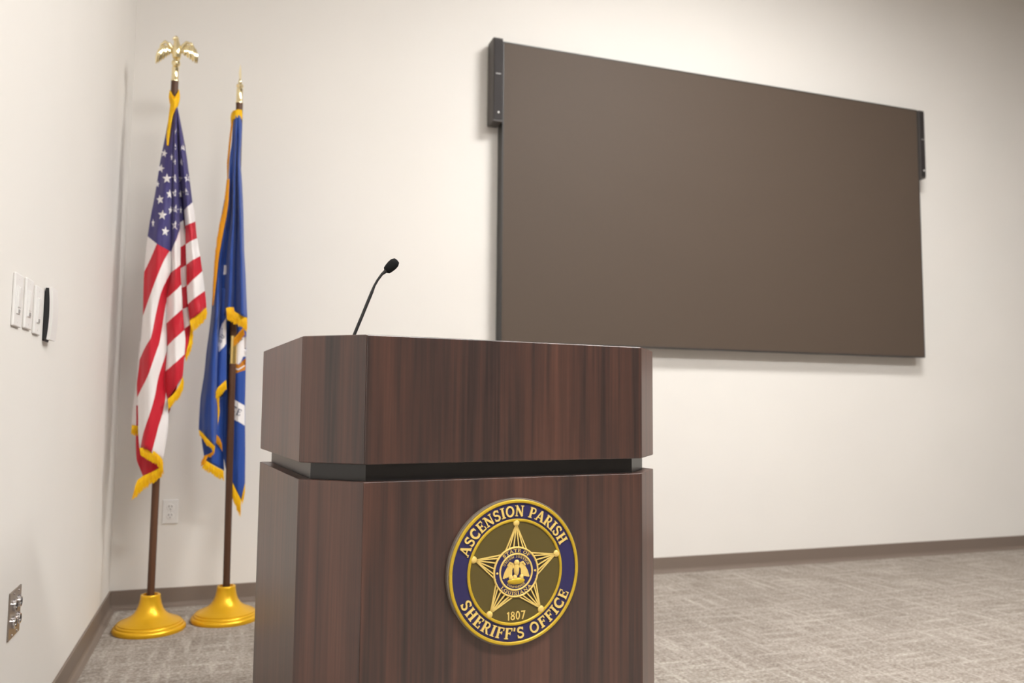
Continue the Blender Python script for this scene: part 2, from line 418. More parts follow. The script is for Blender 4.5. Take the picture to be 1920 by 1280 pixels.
def arc_text(txt, rmid, h, a_mid, span, z0, z1, mat, inward=False, name='letter', wk=1.0):
    gl = [glyph(c) for c in txt]; gap = .09
    tot = sum(g[0] for g in gl) + gap*(len(gl)-1)
    s = -tot/2
    for (w, strokes), ch in zip(gl, txt):
        mid = s + w/2; s += w + gap
        if not strokes: continue
        a = math.radians(a_mid + (span*mid/tot)*(1 if inward else -1))
        kx = math.radians(span)*rmid/tot
        ca, sa = math.cos(a), math.sin(a)
        if inward: ex, ey = (-sa, ca), (-ca, -sa)
        else: ex, ey = (sa, -ca), (ca, sa)
        c = (rmid*ca, rmid*sa)
        def tf(x, y, z):
            dx = (x-w/2)*kx; dy = (y-.5)*h
            return bl(c[0]+ex[0]*dx+ey[0]*dy, c[1]+ex[1]*dx+ey[1]*dy, z)
        bm = bmesh.new()
        for k, (pts, sw) in enumerate(strokes): ribbon(bm, pts, sw*wk, z0, z1 + k*2e-5, tf)
        obj(name, bm, M[mat], badge)
arc_text('ASCENSION PARISH', BR*.842, BR*.15, 93, 136, Z, Z+.0034, 'plaque_pale')
arc_text("SHERIFF'S OFFICE", BR*.842, BR*.15, 271, 134, Z, Z+.0034, 'plaque_pale', inward=True)
# year
gl = [glyph(c) for c in '1807']; x = -BR*.135
for w, strokes in gl:
    bm = bmesh.new(); hh = BR*.115
    for k, (pts, sw) in enumerate(strokes): ribbon(bm, pts, sw, Z+.0014, Z+.0028+k*2e-5, lambda px_, py_, z, x=x: bl(x+px_*hh*1.0, -BR*.60+(py_-.5)*hh, z))
    obj('numeral', bm, M['plaque_pale'], badge); x += (w+.08)*hh
# five-point star of ribs with ball tips
RT, RI = BR*.655, BR*.315
for k in range(5):
    a = math.radians(90 + 72*k)
    tip = Vector((math.cos(a), math.sin(a)))*RT
    bm = bmesh.new()
    pl = []
    base_a = [a + math.radians(d) for d in (-33.5, 33.5)]
    b0, b1 = (Vector((math.cos(x), math.sin(x)))*RI*1.02 for x in base_a)
    vs_ = [bm.verts.new(bl(p.x, p.y, Z+.0018)) for p in (b0, tip, b1, Vector((0,0)))]
    bm.faces.new(vs_)
    arm = obj('star_point', bm, M['plaque_dark'], badge)
    bm = bmesh.new()
    for f in (0, .2, .4, .6, .8, 1):
        q = b0.lerp(b1, f)
        q = q.normalized()*RI*1.02 if 0 < f < 1 else q
        ribbon(bm, [tuple(q), tuple(q.lerp(tip, .5)), tuple(tip)], BR*.017, Z, Z+.0036, bl)
    obj('star_rib', bm, M['plaque_pale'], badge)
    bm = bmesh.new(); c = tip*1.035
    ellipsoid(bm, bl(c.x, c.y, Z+.002), BR*.05, .0035, BR*.05); obj('star_tip', bm, M['plaque_pale'], badge, smooth=True)
filled('seal_disc', BR*.345, Z, Z+.0036, 'plaque_navy')
ring('seal_rim', BR*.325, BR*.35, Z, Z+.0052, 'plaque_pale')
ring('seal_inner_rim', BR*.235, BR*.262, Z, Z+.0050, 'plaque_pale')
arc_text('STATE OF', BR*.294, BR*.045, 90, 88, Z+.003, Z+.0046, 'plaque_pale', wk=.8)
arc_text('LOUISIANA', BR*.294, BR*.045, 270, 100, Z+.003, Z+.0046, 'plaque_pale', inward=True, wk=.8)
arc_text('UNION JUSTICE', BR*.212, BR*.03, 90, 130, Z+.003, Z+.0044, 'plaque_pale', wk=.7)
arc_text('CONFIDENCE', BR*.205, BR*.028, 270, 80, Z+.003, Z+.0044, 'plaque_pale', inward=True, wk=.7)
for sgn in (-1, 1):
    bm = bmesh.new(); ellipsoid(bm, bl(sgn*BR*.294, 0, Z+.0045), BR*.017, .0015, BR*.017); obj('seal_stud', bm, M['plaque_pale'], badge, smooth=True)
# bird over a nest, in relief
S = BR*.2
bm = bmesh.new()
ellipsoid(bm, bl(0, S*.22, Z+.0045), S*.21, .0045, S*.5)
ellipsoid(bm, bl(0, S*.66, Z+.0055), S*.2, .0035, S*.2)
for sx in (-.42, -.1, .4): ellipsoid(bm, bl(S*sx, -S*.36, Z+.0045), S*.16, .003, S*.2)
obj('relief_bird', bm, M['plaque_pale'], badge, smooth=True)
bm = bmesh.new()
ellipsoid(bm, bl(0, -S*.62, Z+.004), S*.68, .0042, S*.24); obj('relief_nest', bm, M['plaque_gold'], badge, smooth=True)
for sg in (-1, 1):
    bm = bmesh.new()
    for k in range(5):
        f = k/4
        x0, y0 = sg*S*(.28+.28*f), S*(.58-.12*f*f)
        x1, y1 = sg*S*(.42+.55*f), S*(-.25-.15*f)
        ribbon(bm, [(x0,y0),((x0+x1)/2+sg*S*.06,(y0+y1)/2),(x1,y1)], S*.15, Z+.003, Z+.0056-.0004*k, bl)
    ribbon(bm, [(sg*S*.22,S*.3),(sg*S*.3,S*.6),(sg*S*.5,S*.68),(sg*S*.68,S*.45)], S*.1, Z+.003, Z+.0062, bl)
    obj('relief_wing', bm, M['plaque_pale'], badge)

# ------------------------------------------------------------------ gooseneck microphone on the podium
EXP = Vector((math.cos(PHI), math.sin(PHI), 0)); EYP = Vector((-math.sin(PHI), math.cos(PHI), 0))
POD = Vector((.73223, -2.76409, 0))
mic_pl = POD + EYP*.17
mp = lambda u, v: hit_plane(u, v, mic_pl, EYP)
surf = H-.0006
top = [mp(*p) for p in ((664,628),(672,608.5),(680,589.5),(688.5,568.5),(697,548),(702,535.5),(708,525),(716,514),(724,507.5))]
dirn = (top[0]-top[2]).normalized()
foot = top[0] + dirn*((top[0].z-surf-.005)/(-dirn.z))
mic = thing('gooseneck_microphone', 'thin black gooseneck microphone rising from the top of the podium', 'microphone', (foot.x, foot.y, surf))
O = Vector((foot.x, foot.y, surf))
bm = bmesh.new(); lathe(bm, [(.024,0),(.024,.003),(.020,.0055),(.008,.0065),(.0065,.010),(.004,.011),(0,.011)], 28); obj('base', bm, M['black'], mic, smooth=False, bevel=.0008)
bm = bmesh.new(); tube(bm, [foot-O, top[0]-O]+[p-O for p in top[1:5]], [.0034]*6, 12); obj('lower_stem', bm, M['black'], mic, smooth=True)
bm = bmesh.new(); tube(bm, [p-O for p in top[4:]], [.0034,.0026,.0026,.0028,.0045], 12); obj('flexible_neck', bm, M['black'], mic, smooth=True)
h0, h1 = mp(722.5,509.5)-O, mp(744.5,488)-O
ax = (h1-h0).normalized(); q = Vector((0,0,1)).rotation_difference(ax).to_matrix(); L = (h1-h0).length
bm = bmesh.new(); lathe(bm, [(.0055,.002),(.0088,L*.14),(.0104,L*.35),(.0112,L*.6),(.0105,L*.8),(.0075,L*.95),(.003,L*.995),(0,L)], 24, h0, q)
obj('foam_windscreen', bm, M['foam'], mic, smooth=True)

# ------------------------------------------------------------------ video wall and column speakers
SX0, SX1, SZ0, SZ1, DS = 1.8907, 4.9005, 1.3166, 3.0220, .0927
scr = thing('video_wall', 'large dark brown switched-off video screen hanging on the back wall', 'screen', ((SX0+SX1)/2, 0, SZ0))
W, HH = SX1-SX0, SZ1-SZ0
bm = bmesh.new(); box(bm, -W/2+.004, W/2-.004, -DS+.022, 0, .004, HH-.004); obj('cabinet', bm, M['led_frame'], scr, bevel=.002)
bm = bmesh.new()
t_ = .007
for b in ((-W/2,W/2,0,t_),(-W/2,W/2,HH-t_,HH),(-W/2,-W/2+t_,t_,HH-t_),(W/2-t_,W/2,t_,HH-t_)): box(bm, b[0], b[1], -DS, -DS+.03, b[2], b[3])
obj('bezel', bm, M['led_frame'], scr, bevel=.0015)
bm = bmesh.new(); box(bm, -W/2+t_, W/2-t_, -DS+.002, -DS+.024, t_, HH-t_); obj('display_panel', bm, M['led'], scr)

def speaker(x0, x1, z0, z1, y_front, label):
    xc = (x0+x1)/2; w = (x1-x0)/2; h = z1-z0
    t = thing('column_speaker', label, 'speaker', (xc, 0, z0), 0, 'slim speakers beside the screen')
    bm = bmesh.new(); box(bm, -w, w, y_front+.004, -.012, 0, h); obj('case', bm, M['speaker'], t, bevel=.004)
    bm = bmesh.new(); box(bm, -w*.55, w*.55, -.014, 0, h*.2, h*.8); obj('wall_bracket', bm, M['black'], t)
    bm = bmesh.new(); box(bm, -w*.86, w*.86, y_front, y_front+.006, .012, h-.008); g = obj('grille', bm, M['grille'], t, bevel=.002)
    bm = bmesh.new()
    for k in range(int(h/.009)-3):
        z = .018+k*.009; box(bm, -w*.78, w*.78, y_front-.0012, y_front+.001, z, z+.004)
    s = obj('grille_ribs', bm, M['grille'], t); s['kind'] = 'stuff'
    bm = bmesh.new(); lathe(bm, [(.0055,0),(.0055,.0022),(.0045,.003),(0,.003)], 20, (w*.1, y_front-.001, .052), Matrix(((1,0,0),(0,0,-1),(0,1,0))))
    obj('badge', bm, M['white_plastic'], t)
    bm = bmesh.new(); box(bm, -w*.5, w*.5, y_front-.002, y_front, h*.56, h*.56+.006); obj('seam_strip', bm, M['grey_plastic'], t)
speaker(1.826, 1.884, 2.545, 3.028, -.118, 'slim black column speaker beside the screen corner toward the flags')
speaker(4.9035, 4.948, 2.545, 3.020, -.105, 'slim black column speaker beside the screen corner away from the flags')

# ------------------------------------------------------------------ wall devices
# duplex outlet on the back wall
t = thing('wall_outlet', 'white duplex power outlet low on the wall behind the flagpoles', 'outlet', (.2496, 0, .3904))
bm = bmesh.new(); box(bm, -.035,.035,-.006,0,0,.114); obj('cover_plate', bm, M['white_plastic'], t, bevel=.0025, seg=3)
for zc in (.037, .077):
    bm = bmesh.new(); lathe(bm, [(.0172,0),(.0172,.0022),(.0162,.003),(0,.003)], 28, (0,-.0055,zc), Matrix(((1,0,0),(0,0,-1),(0,1,0))))
    s = obj('socket', bm, M['white_plastic'], t)
    for x, w, h0_, h1_ in ((-.0065,.0014,.001,.010),(.0065,.0014,.002,.009)):
        bm = bmesh.new(); box(bm, x-w, x+w, -.0090, -.0080, zc+h0_, zc+h1_); obj('slot', bm, M['dark_slot'], s)
    bm = bmesh.new(); lathe(bm, [(.0024,0),(.0024,.001),(0,.001)], 14, (0,-.0080,zc-.0075), Matrix(((1,0,0),(0,0,-1),(0,1,0)))); obj('slot', bm, M['dark_slot'], s)
bm = bmesh.new(); lathe(bm, [(.003,0),(.003,.001),(0,.0014)], 14, (0,-.0058,.057), Matrix(((1,0,0),(0,0,-1),(0,1,0)))); obj('screw', bm, M['chrome'], t)

# light switches on the left wall (plates face +x)
def switch(yc, zc, label):
    t = thing('wall_switch', label, 'switch', (0, yc, zc-.064), 0, 'white switches in a row on the side wall')
    bm = bmesh.new(); box(bm, 0,.0065,-.038,.038,0,.128); obj('cover_plate', bm, M['white_plastic'], t, bevel=.003, seg=3)
    bm = bmesh.new(); box(bm, .005,.0085,-.0168,.0168,.0305,.0975); p = obj('frame', bm, M['white_plastic'], t, bevel=.001)
    bm = bmesh.new()
    a = [bm.verts.new(v) for v in ((.0075,-.0145,.046),(.0075,.0145,.046),(.0075,.0145,.095),(.0075,-.0145,.095),(.0095,-.0145,.046),(.0095,.0145,.046),(.0128,.0145,.095),(.0128,-.0145,.095))]
    for f in ((0,1,2,3),(4,5,6,7),(0,1,5,4),(1,2,6,5),(2,3,7,6),(3,0,4,7)): bm.faces.new([a[i] for i in f])
    obj('paddle', bm, M['white_plastic'], t, bevel=.0008)
    bm = bmesh.new(); box(bm, .008,.0102,-.006,.006,.033,.042); obj('slider_tab', bm, M['grey_plastic'], t, bevel=.0006)
    for z in (.012, .116):
        bm = bmesh.new(); lathe(bm, [(.0028,0),(.0028,.0008),(0,.001)], 12, (.0062,0,z), Matrix(((0,0,1),(0,1,0),(-1,0,0)))); obj('screw', bm, M['white_plastic'], t)
switch(-2.050, 1.2130, 'white wall switch at the end of its row farthest from the curved controller')
switch(-1.937, 1.2170, 'white wall switch in the middle of the row of three')
switch(-1.830, 1.2115, 'white wall switch next to the curved black and white controller')

# thermostat-like controller with curved white face over a black body
t = thing('wall_controller', 'black wall controller with a bowed white faceplate seen edge on beside the switches', 'wall controller', (0, -1.704, 1.142))
CH = .146
bm = bmesh.new(); box(bm, 0,.004,-.034,.034,-.004,CH-.010); obj('wall_box', bm, M['black'], t, bevel=.002)
def bowed(x_in, x_out, y0, y1, z0, z1, bow, n=14):
    bm = bmesh.new(); R_ = []
    for k in range(n+1):
        f = k/n; z = z0+(z1-z0)*f; b = bow*(1-(2*f-1)**2)
        R_.append([bm.verts.new(p) for p in ((x_in,y0,z),(x_in,y1,z),(x_out+b,y1,z),(x_out+b,y0,z))])
    for A, B in zip(R_, R_[1:]):
        for k in range(4): bm.faces.new((A[k], A[(k+1)%4], B[(k+1)%4], B[k]))
    bm.faces.new(R_[0]); bm.faces.new(R_[-1]); return bm
obj('body', bowed(.003,.011,-.036,.036,.002,CH-.002,.004), M['black'], t)
def shell(x0, th, y0, y1, z0, z1, bow, n=14):
    bm = bmesh.new(); R_ = []
    for k in range(n+1):
        f = k/n; z = z0+(z1-z0)*f; b = bow*(1-(2*f-1)**2)
        R_.append([bm.verts.new(p) for p in ((x0+b,y0,z),(x0+b,y1,z),(x0+b+th,y1,z),(x0+b+th,y0,z))])
    for A, B in zip(R_, R_[1:]):
        for k in range(4): bm.faces.new((A[k], A[(k+1)%4], B[(k+1)%4], B[k]))
    bm.faces.new(R_[0]); bm.faces.new(R_[-1]); return bm
obj('faceplate', shell(.0111,.0085,-.037,.038,0,CH,.004), M['white_plastic'], t)

# two-gang steel audio plate with four round connectors, low on the left wall
t = thing('audio_wall_plate', 'brushed metal audio plate with four round connectors low on the side wall', 'wall plate', (0, -1.892, .381))
bm = bmesh.new(); box(bm, 0,.004,-.0575,.0575,0,.117); obj('plate', bm, M['steel'], t, bevel=.0015)
XA = Matrix(((0,0,1),(0,1,0),(-1,0,0)))
for yy in (-.024, .024):
    for zz in (.038, .080):
        bm = bmesh.new(); lathe(bm, [(.0135,0),(.0135,.006),(.0125,.0085),(.0100,.0085),(.0098,.003),(0,.003)], 28, (.0035,yy,zz), XA)
        c = obj('connector', bm, M['chrome'], t, smooth=False)
        bm = bmesh.new(); lathe(bm, [(.0095,0),(.0095,.0024),(0,.0024)], 24, (.0062,yy,zz), XA); obj('insert', bm, M['black'], c)
        bm = bmesh.new(); box(bm, .003,.0105,yy-.004,yy+.004,zz+.012,zz+.017); obj('latch', bm, M['chrome'], c, bevel=.0008)
        for sy, sz in ((-.0125,.0125),(.0125,-.0125)):
            bm = bmesh.new(); ellipsoid(bm, (.0042,yy+sy,zz+sz), .0016,.0026,.0026, seg=10, rings=6); obj('screw', bm, M['chrome'], c, smooth=True)
for yy in (-.024, .024):
    for zz in (.008, .109):
        bm = bmesh.new(); ellipsoid(bm, (.0044,yy,zz), .0018,.003,.003, seg=10, rings=6); obj('screw', bm, M['chrome'], t, smooth=True)

# ------------------------------------------------------------------ flags
class Flag:
    """Cloth traced as folds: every panel is a run of fold lines given by picture points plus a real
    distance in front of (+) or behind (-) the pole."""
    def __init__(self, base):
        self.base = Vector(base)
        h = self.base - CAM; h.z = 0; self.h = h.normalized(); self.side = Vector((self.h.y, -self.h.x, 0))
    def pt(self, u, v, d): return hit_plane(u, v, self.base - self.h*d, self.h) - self.base
    def sheet(self, bm, lines, rows=70, sub=7, ripple=.004, seed=0, edge=.03):
        """lines: dicts p=[(u,v)..], d=depth or [(v,d)..], q=[(v,q)..], c=v at which the canton ends"""
        rnd = random.Random(seed)
        def sample(l):
            P = l['p']; s = [0]
            for a, b in zip(P, P[1:]): s.append(s[-1]+math.hypot(b[0]-a[0], b[1]-a[1]))
            U = [(x, p[0]) for x, p in zip(s, P)]; V = [(x, p[1]) for x, p in zip(s, P)]
            out = []
            for i in range(rows+1):
                x = s[-1]*i/rows; u, v = lerp(U, x), lerp(V, x)
                d = l['d'] if not isinstance(l['d'], list) else lerp(l['d'], min(max(v, l['d'][0][0]), l['d'][-1][0]))
                out.append([u, v, d, lerp(l['q'], v) if 'q' in l else 0, (v-l['c']) if 'c' in l else 1])
            for _ in range(2):
                o2 = [r[:] for r in out]
                for i in range(1, rows):
                    for k in (0, 2): o2[i][k] = (out[i-1][k]+2*out[i][k]+out[i+1][k])/4
                out = o2
            return out
        Ls = [sample(l) for l in lines]
        if edge:   # roll both long edges back like a fold
            def roll(A, B):
                return [[a[0]+(b[0]-a[0])*.06, a[1], a[2]-edge, a[3], a[4]] for a, b in zip(A, B)]
            Ls = [roll(Ls[0], Ls[1])] + Ls + [roll(Ls[-1], Ls[-2])]
        n = len(Ls); grid = []
        ph = [rnd.uniform(0, 6.28) for _ in range(4)]
        for i in range(rows+1):
            row = []
            for j in range(n-1):
                for k in range(sub if j < n-2 else sub+1):
                    f = k/sub
                    p0, p1, p2, p3 = (Ls[max(0, min(n-1, j+o))][i] for o in (-1, 0, 1, 2))
                    val = []
                    for a in range(5):
                        if a in (2,):
                            m1, m2 = (p2[a]-p0[a])/2, (p3[a]-p1[a])/2
                            h00 = 2*f**3-3*f**2+1; h10 = f**3-2*f**2+f; h01 = -2*f**3+3*f**2; h11 = f**3-f**2
                            val.append(h00*p1[a]+h10*m1*.8+h01*p2[a]+h11*m2*.8)
                        else: val.append(p1[a]+(p2[a]-p1[a])*f)
                    w = math.sin(val[1]*.045+ph[0]+j)*.6 + math.sin(val[1]*.11+val[0]*.25+ph[1]) * .5 + math.sin(val[0]*.5+ph[2])*.5
                    row.append(val[:2]+[val[2]+ripple*w]+val[3:])
            grid.append(row)
        lq, lc = bm.verts.layers.float.get('q'), bm.verts.layers.float.get('c')
        V = []
        for row in grid:
            rr = []
            for u, v, d, q, c in row:
                x = bm.verts.new(self.pt(u, v, d))
                if lq: x[lq] = q; x[lc] = c
                rr.append(x)
            V.append(rr)
        for A, B in zip(V, V[1:]):
            for k in range(len(A)-1): bm.faces.new((A[k], A[k+1], B[k+1], B[k]))
    def bvh(self, o):
        me = o.data
        return BVHTree.FromPolygons([v.co.copy() for v in me.vertices], [tuple(p.vertices) for p in me.polygons])
    def decal(self, tree, poly, lift=.0025, step=4.0):
        """a patch sewn on the cloth: outline in picture points laid on the cloth surface"""
        pts = []
        for a, b in zip(poly, poly[1:]+poly[:1]):
            n = max(1, int(math.hypot(b[0]-a[0], b[1]-a[1])/step))
            pts += [(a[0]+(b[0]-a[0])*k/n, a[1]+(b[1]-a[1])*k/n) for k in range(n)]
        nb = len(pts); face = [list(range(nb))]
        us = [p[0] for p in poly]; vs2 = [p[1] for p in poly]
        def inside(x, y):
            r = False
            for a, b in zip(poly, poly[1:]+poly[:1]):
                if (a[1] > y) != (b[1] > y) and x < (b[0]-a[0])*(y-a[1])/(b[1]-a[1])+a[0]: r = not r
            return r
        x = min(us)+step/2
        while x < max(us):
            y = min(vs2)+step/2
            while y < max(vs2):
                if inside(x, y): pts.append((x, y))
                y += step
            x += step
        vo, _, fo, *_ = delaunay_2d_cdt([Vector(p) for p in pts], [], face, 1, 1e-4)
        org = CAM - self.base; bm = bmesh.new(); W_ = []; last = None; ok = []
        hits = [tree.ray_cast(org, ray(p.x, p.y)) for p in vo]
        ds = sorted(h[3] for h in hits if h[0] is not None)
        if not ds: return None
        med = ds[len(ds)//2]
        for p, h in zip(vo, hits):
            t = h[3] if h[0] is not None and abs(h[3]-med) < .09 else med
            W_.append(bm.verts.new(org + ray(p.x, p.y)*(t-lift)))
        for f in fo: bm.faces.new([W_[i] for i in f])
        return bm
    def fringe(self, bm, edge, outer, d, spacing=1.15, seed=1):
        """threads hanging from an edge: picture polylines of the hem and of the thread ends"""
        rnd = random.Random(seed)
        def par(P):
            s = [0]
            for a, b in zip(P, P[1:]): s.append(s[-1]+math.hypot(b[0]-a[0], b[1]-a[1]))
            return s
        se, so = par(edge), par(outer)
        n = max(6, int(max(se[-1], so[-1])/spacing))
        def at(P, s, f):
            x = s[-1]*f
            return lerp(list(zip(s, [p[0] for p in P])), x), lerp(list(zip(s, [p[1] for p in P])), x)
        def dep(f): return d if not isinstance(d, (list, tuple)) else d[0]+(d[1]-d[0])*f
        for lay in range(2):
            for k in range(n):
                f0, f1 = k/n, (k+1.25)/n
                j = rnd.uniform(-.6, .6)/n; ln = rnd.uniform(.82, 1.1)
                dd = dep(f0) + .004 - lay*.006 + rnd.uniform(-.002, .002)
                (ax_, ay), (bx, by) = at(edge, se, f0), at(edge, se, min(1, f1))
                (cx, cy), (ex_, ey_) = at(outer, so, min(1, max(0, f0+j))), at(outer, so, min(1, max(0, f1+j)))
                cx, cy = ax_+(cx-ax_)*ln, ay+(cy-ay)*ln; ex_, ey_ = bx+(ex_-bx)*ln, by+(ey_-by)*ln
                P = [(ax_,ay,0),(bx,by,0),((bx+ex_)/2,(by+ey_)/2,.003),((ax_+cx)/2,(ay+cy)/2,.003),(cx,cy,.001),(ex_,ey_,.001)]
                V = [bm.verts.new(self.pt(x, y, dd+z)) for x, y, z in P]
                bm.faces.new((V[0],V[1],V[2],V[3])); bm.faces.new((V[3],V[2],V[5],V[4]))
        # woven heading band along the hem
        m_ = 24; A = []
        for k in range(m_+1):
            f = k/m_; (ax_, ay), (cx, cy) = at(edge, se, f), at(outer, so, f)
            A.append([bm.verts.new(self.pt(ax_+(cx-ax_)*g, ay+(cy-ay)*g, dep(f)+.007)) for g in (-.06,.3)])
        for a, b in zip(A, A[1:]): bm.faces.new((a[0], a[1], b[1], b[0]))

def stand(root, fl, foot, head, pole_r):
    bm = bmesh.new()
    prof = [(0,0),(.146,0),(.149,.006),(.149,.014),(.146,.020),(.140,.024),(.1385,.0245),(.1385,.027),(.137,.031),(.131,.0345),(.1295,.035),(.1295,.0385),(.126,.041),(.110,.048),(.085,.060),(.066,.075),(.054,.094),(.046,.116),(.042,.138),(.0405,.150),(.0405,.156),(.038,.159),(.030,.159),(.030,.150),(0,.150)]
    prof = [(x*.985, z*.945) for x, z in prof]
    lathe(bm, prof, 72); o = obj('base', bm, M['gold_satin'], root, smooth=True)
    bm = bmesh.new(); tube(bm, [foot, head], pole_r, 24); return obj('pole', bm, M['pole_wood'], root, smooth=True)

# ---- national flag on the eagle-topped pole
US = Flag((.2085, -.4150, 0))
us = thing('flag_stand', 'stars and stripes flag with gold fringe furled on an eagle-topped pole in a gold base', 'flag', US.base)
zt = lambda F, u, v: F.pt(u, v, 0).z
stand(us, US, Vector((0, 0, .143)), US.pt(328, 150, 0), .0155)

bm = bmesh.new(); bm.verts.layers.float.new('q'); bm.verts.layers.float.new('c')
QA = [(443,.0),(509,1),(592,2),(675,3),(744,4),(850,5.0-.02)]
a_ = dict(p=[(322,192),(316,225),(309,262),(301,300),(296,335),(290,370),(283,405),(277,443),(273,480),(270,520),(269,560),(268.5,592),(265,630),(263,660),(261,690),(256,722),(258,745),(259.5,775),(259.5,817),(262,840)],
          d=[(192,.02),(300,.03),(440,.05),(838,.05)], q=QA, c=443)
b_ = dict(p=[(325,196),(322,240),(317,290),(313,340),(307,390),(301,430),(297,458),(295,500),(292,526),(288,560),(285,590),(283,635),(281,650),(281,695),(280,745),(279,780),(278,800),(276,842)],
          d=[(192,.035),(300,.065),(440,.10),(700,.105),(838,.09)], q=[(458,1.15),(525,2.0),(635,3),(695,4),(782,5),(850,5.7)], c=459)
c_ = dict(p=[(328,198),(326,240),(325,290),(323,340),(322,400),(321,472),(320,510),(317,532),(313,557),(311,580),(312,605),(313,650),(312,660),(310,690),(308,717),(310,735),(314,750),(316,789),(314,812),(305,863)],
          d=[(192,.045),(300,.07),(470,.085),(560,.06),(700,.055),(840,.05)], q=[(472,2.12),(512,3),(562,4),(659,5),(733,6),(810,6.9),(861,6.99)], c=472)
US.sheet(bm, [a_, b_, c_], seed=1)
c2 = dict(p=c_['p'][:17], d=[(192,.042),(300,.066),(470,.080),(560,.055),(750,.05)], q=[(472,2.12),(512,3),(559,4),(607,5),(650,6),(697,7),(748,7.98)], c=472)
cm = dict(p=[(330,199),(328,250),(328,300),(328,360),(329,420),(329,455),(329,505),(328,545),(327,590),(328,630),(329,680),(330,725)],
          d=[(192,.05),(300,.085),(470,.105),(560,.10),(720,.09)], q=[(455,2.05),(505,3),(545.5,4),(592.5,5),(634,6),(680,7),(728,7.98)], c=452)
d_ = dict(p=[(331,200),(332,250),(333.5,300),(335,370),(337,420),(338,466),(338,506),(340,538),(342,581),(345,617),(348,636),(345.6,662),(343.5,694),(342,707)],
          d=[(192,.05),(300,.06),(470,.075),(720,.075)], q=[(426,2.02),(497,3),(533,4),(579,5),(618,6),(664,7),(707,7.98)], c=428)
US.sheet(bm, [c2, cm, d_], seed=2)
v1 = dict(p=[(330,201),(331,260),(332,330),(333,410),(334,466),(334,506),(336,540),(338,581),(341,617),(345,650),(344,676)], d=[(192,.02),(300,.03),(470,.05),(680,.05)],
          q=[(420,2.05),(466,3),(506,4),(541,5),(581,6),(618,7),(690,7.95)], c=420)
v2 = dict(p=[(332,201),(335,260),(339,330),(344,410),(350,458),(352,500),(353,540),(356,575),(358,600),(357,625),(354,645),(347,668)], d=[(192,.02),(300,.03),(470,.045),(680,.045)],
          q=[(412,2.05),(457,3),(495,4),(534,5),(574,6),(606,7),(690,7.95)], c=412)
US.sheet(bm, [v1, v2], seed=3, edge=.0)
f_ = dict(p=[(331,201),(335,260),(337,300),(340,340),(343,370),(345.5,394),(348,425),(348.5,456),(350,496),(350.5,538),(352.5,570),(356,602)], d=[(192,.04),(300,.05),(470,.07),(600,.07)],
          q=[(394,0),(423,1),(458,2),(496,3),(537,4),(570,5),(603,5.98)], c=394)
fm = dict(p=[(331.5,200),(339,260),(344,300),(347,340),(351,370),(353,388),(357,420),(359,450),(362,488),(364,522),(367,556),(371,589)], d=[(192,.045),(300,.075),(470,.11),(600,.115)],
          q=[(386,0),(419,1),(451,2),(487,3),(522,4),(557,5),(590,5.98)], c=386)
g_ = dict(p=[(332,200),(337,222),(345,264),(350,295),(353,320),(357,352),(360,377),(365,402),(368,441),(374.5,476),(378.6,506),(383.5,542),(387,577)], d=[(192,.04),(300,.05),(470,.07),(600,.07)],
          q=[(379,0),(415,1),(446,2),(480,3),(508,4),(545,5),(578,5.98)], c=379)
US.sheet(bm, [f_, fm, g_], seed=4)
# pieces of cloth showing behind the main folds
US.sheet(bm, [dict(p=[(262,640),(256,715),(250,760),(247,798)], d=-.03, q=[(0,4.3),(990,4.6)]), dict(p=[(272,640),(268,715),(264,760),(262,802)], d=.0, q=[(0,4.3),(990,4.6)])], rows=24, seed=5, edge=.01)
US.sheet(bm, [dict(p=[(256,760),(255,830),(256,862),(269,893)], d=.0, q=[(0,5.3),(990,5.6)]), dict(p=[(276,760),(274,830),(276,862),(282,887)], d=.025, q=[(0,5.3),(990,5.6)]), dict(p=[(300,760),(300,830),(300,856),(304,872)], d=.03, q=[(0,5.3),(990,5.6)])], rows=30, seed=6, edge=.01)
# back of the bundle, wrapping round the pole
US.sheet(bm, [dict(p=[(323,196),(304,300),(280,443),(272,520),(269,600),(266,690),(264,800)], d=.0, q=[(443,.2),(500,1),(600,2),(690,3),(780,4)], c=443),
              dict(p=[(327,196),(325,300),(318,443),(316,520),(312,600),(310,690),(298,830)], d=[(192,-.022),(443,-.09),(830,-.06)], q=[(443,.2),(500,1),(600,2),(690,3),(780,4)], c=443),
              dict(p=[(331,200),(344,290),(356,390),(360,460),(356,560),(344,650),(330,735)], d=[(192,.0),(443,-.01),(830,.0)], q=[(443,.2),(500,1),(600,2),(690,3),(780,4)], c=400)], seed=7, edge=0)
cloth = obj('flag_cloth', bm, M['us_cloth'], us, smooth=True, recalc=False)
md = cloth.modifiers.new('thickness', 'SOLIDIFY'); md.thickness = .0012; md.offset = -1
cloth['label'] = 'red and white striped cloth with starred blue canton'
tree = US.bvh(cloth)
STARS = [(331,247.5,7,.7,8),(313.5,259,5,.45,0),(342.7,276,8.2,.85,0),(308,287.6,8,.75,12),(329,276,8.2,.45,0),(322,295,7.5,.35,0),(328,305,7.5,.65,5),(340,304,8,.55,8),
         (301.5,315.6,8.6,.85,14),(313,334.7,10,.92,0),(327.6,334.7,9.2,.62,8),(338.6,335,8.5,.42,4),(351,333.6,8.8,.72,-8),(295.5,345,7,.5,10),(318,364,9.2,.68,4),(328.6,363,9.4,.8,6),
         (338.7,364,8,.45,0),(349,361,9.4,.82,-6),(300,374,9.4,.82,-8),(320,394.5,9,.5,5),(329.7,392.5,9.8,.82,6),(339,394,8,.34,0),(304.5,403,10,.88,6),(287,418,9,.34,0),(328.6,422.6,9.8,.82,6),(310,433.6,9.8,.78,8)]
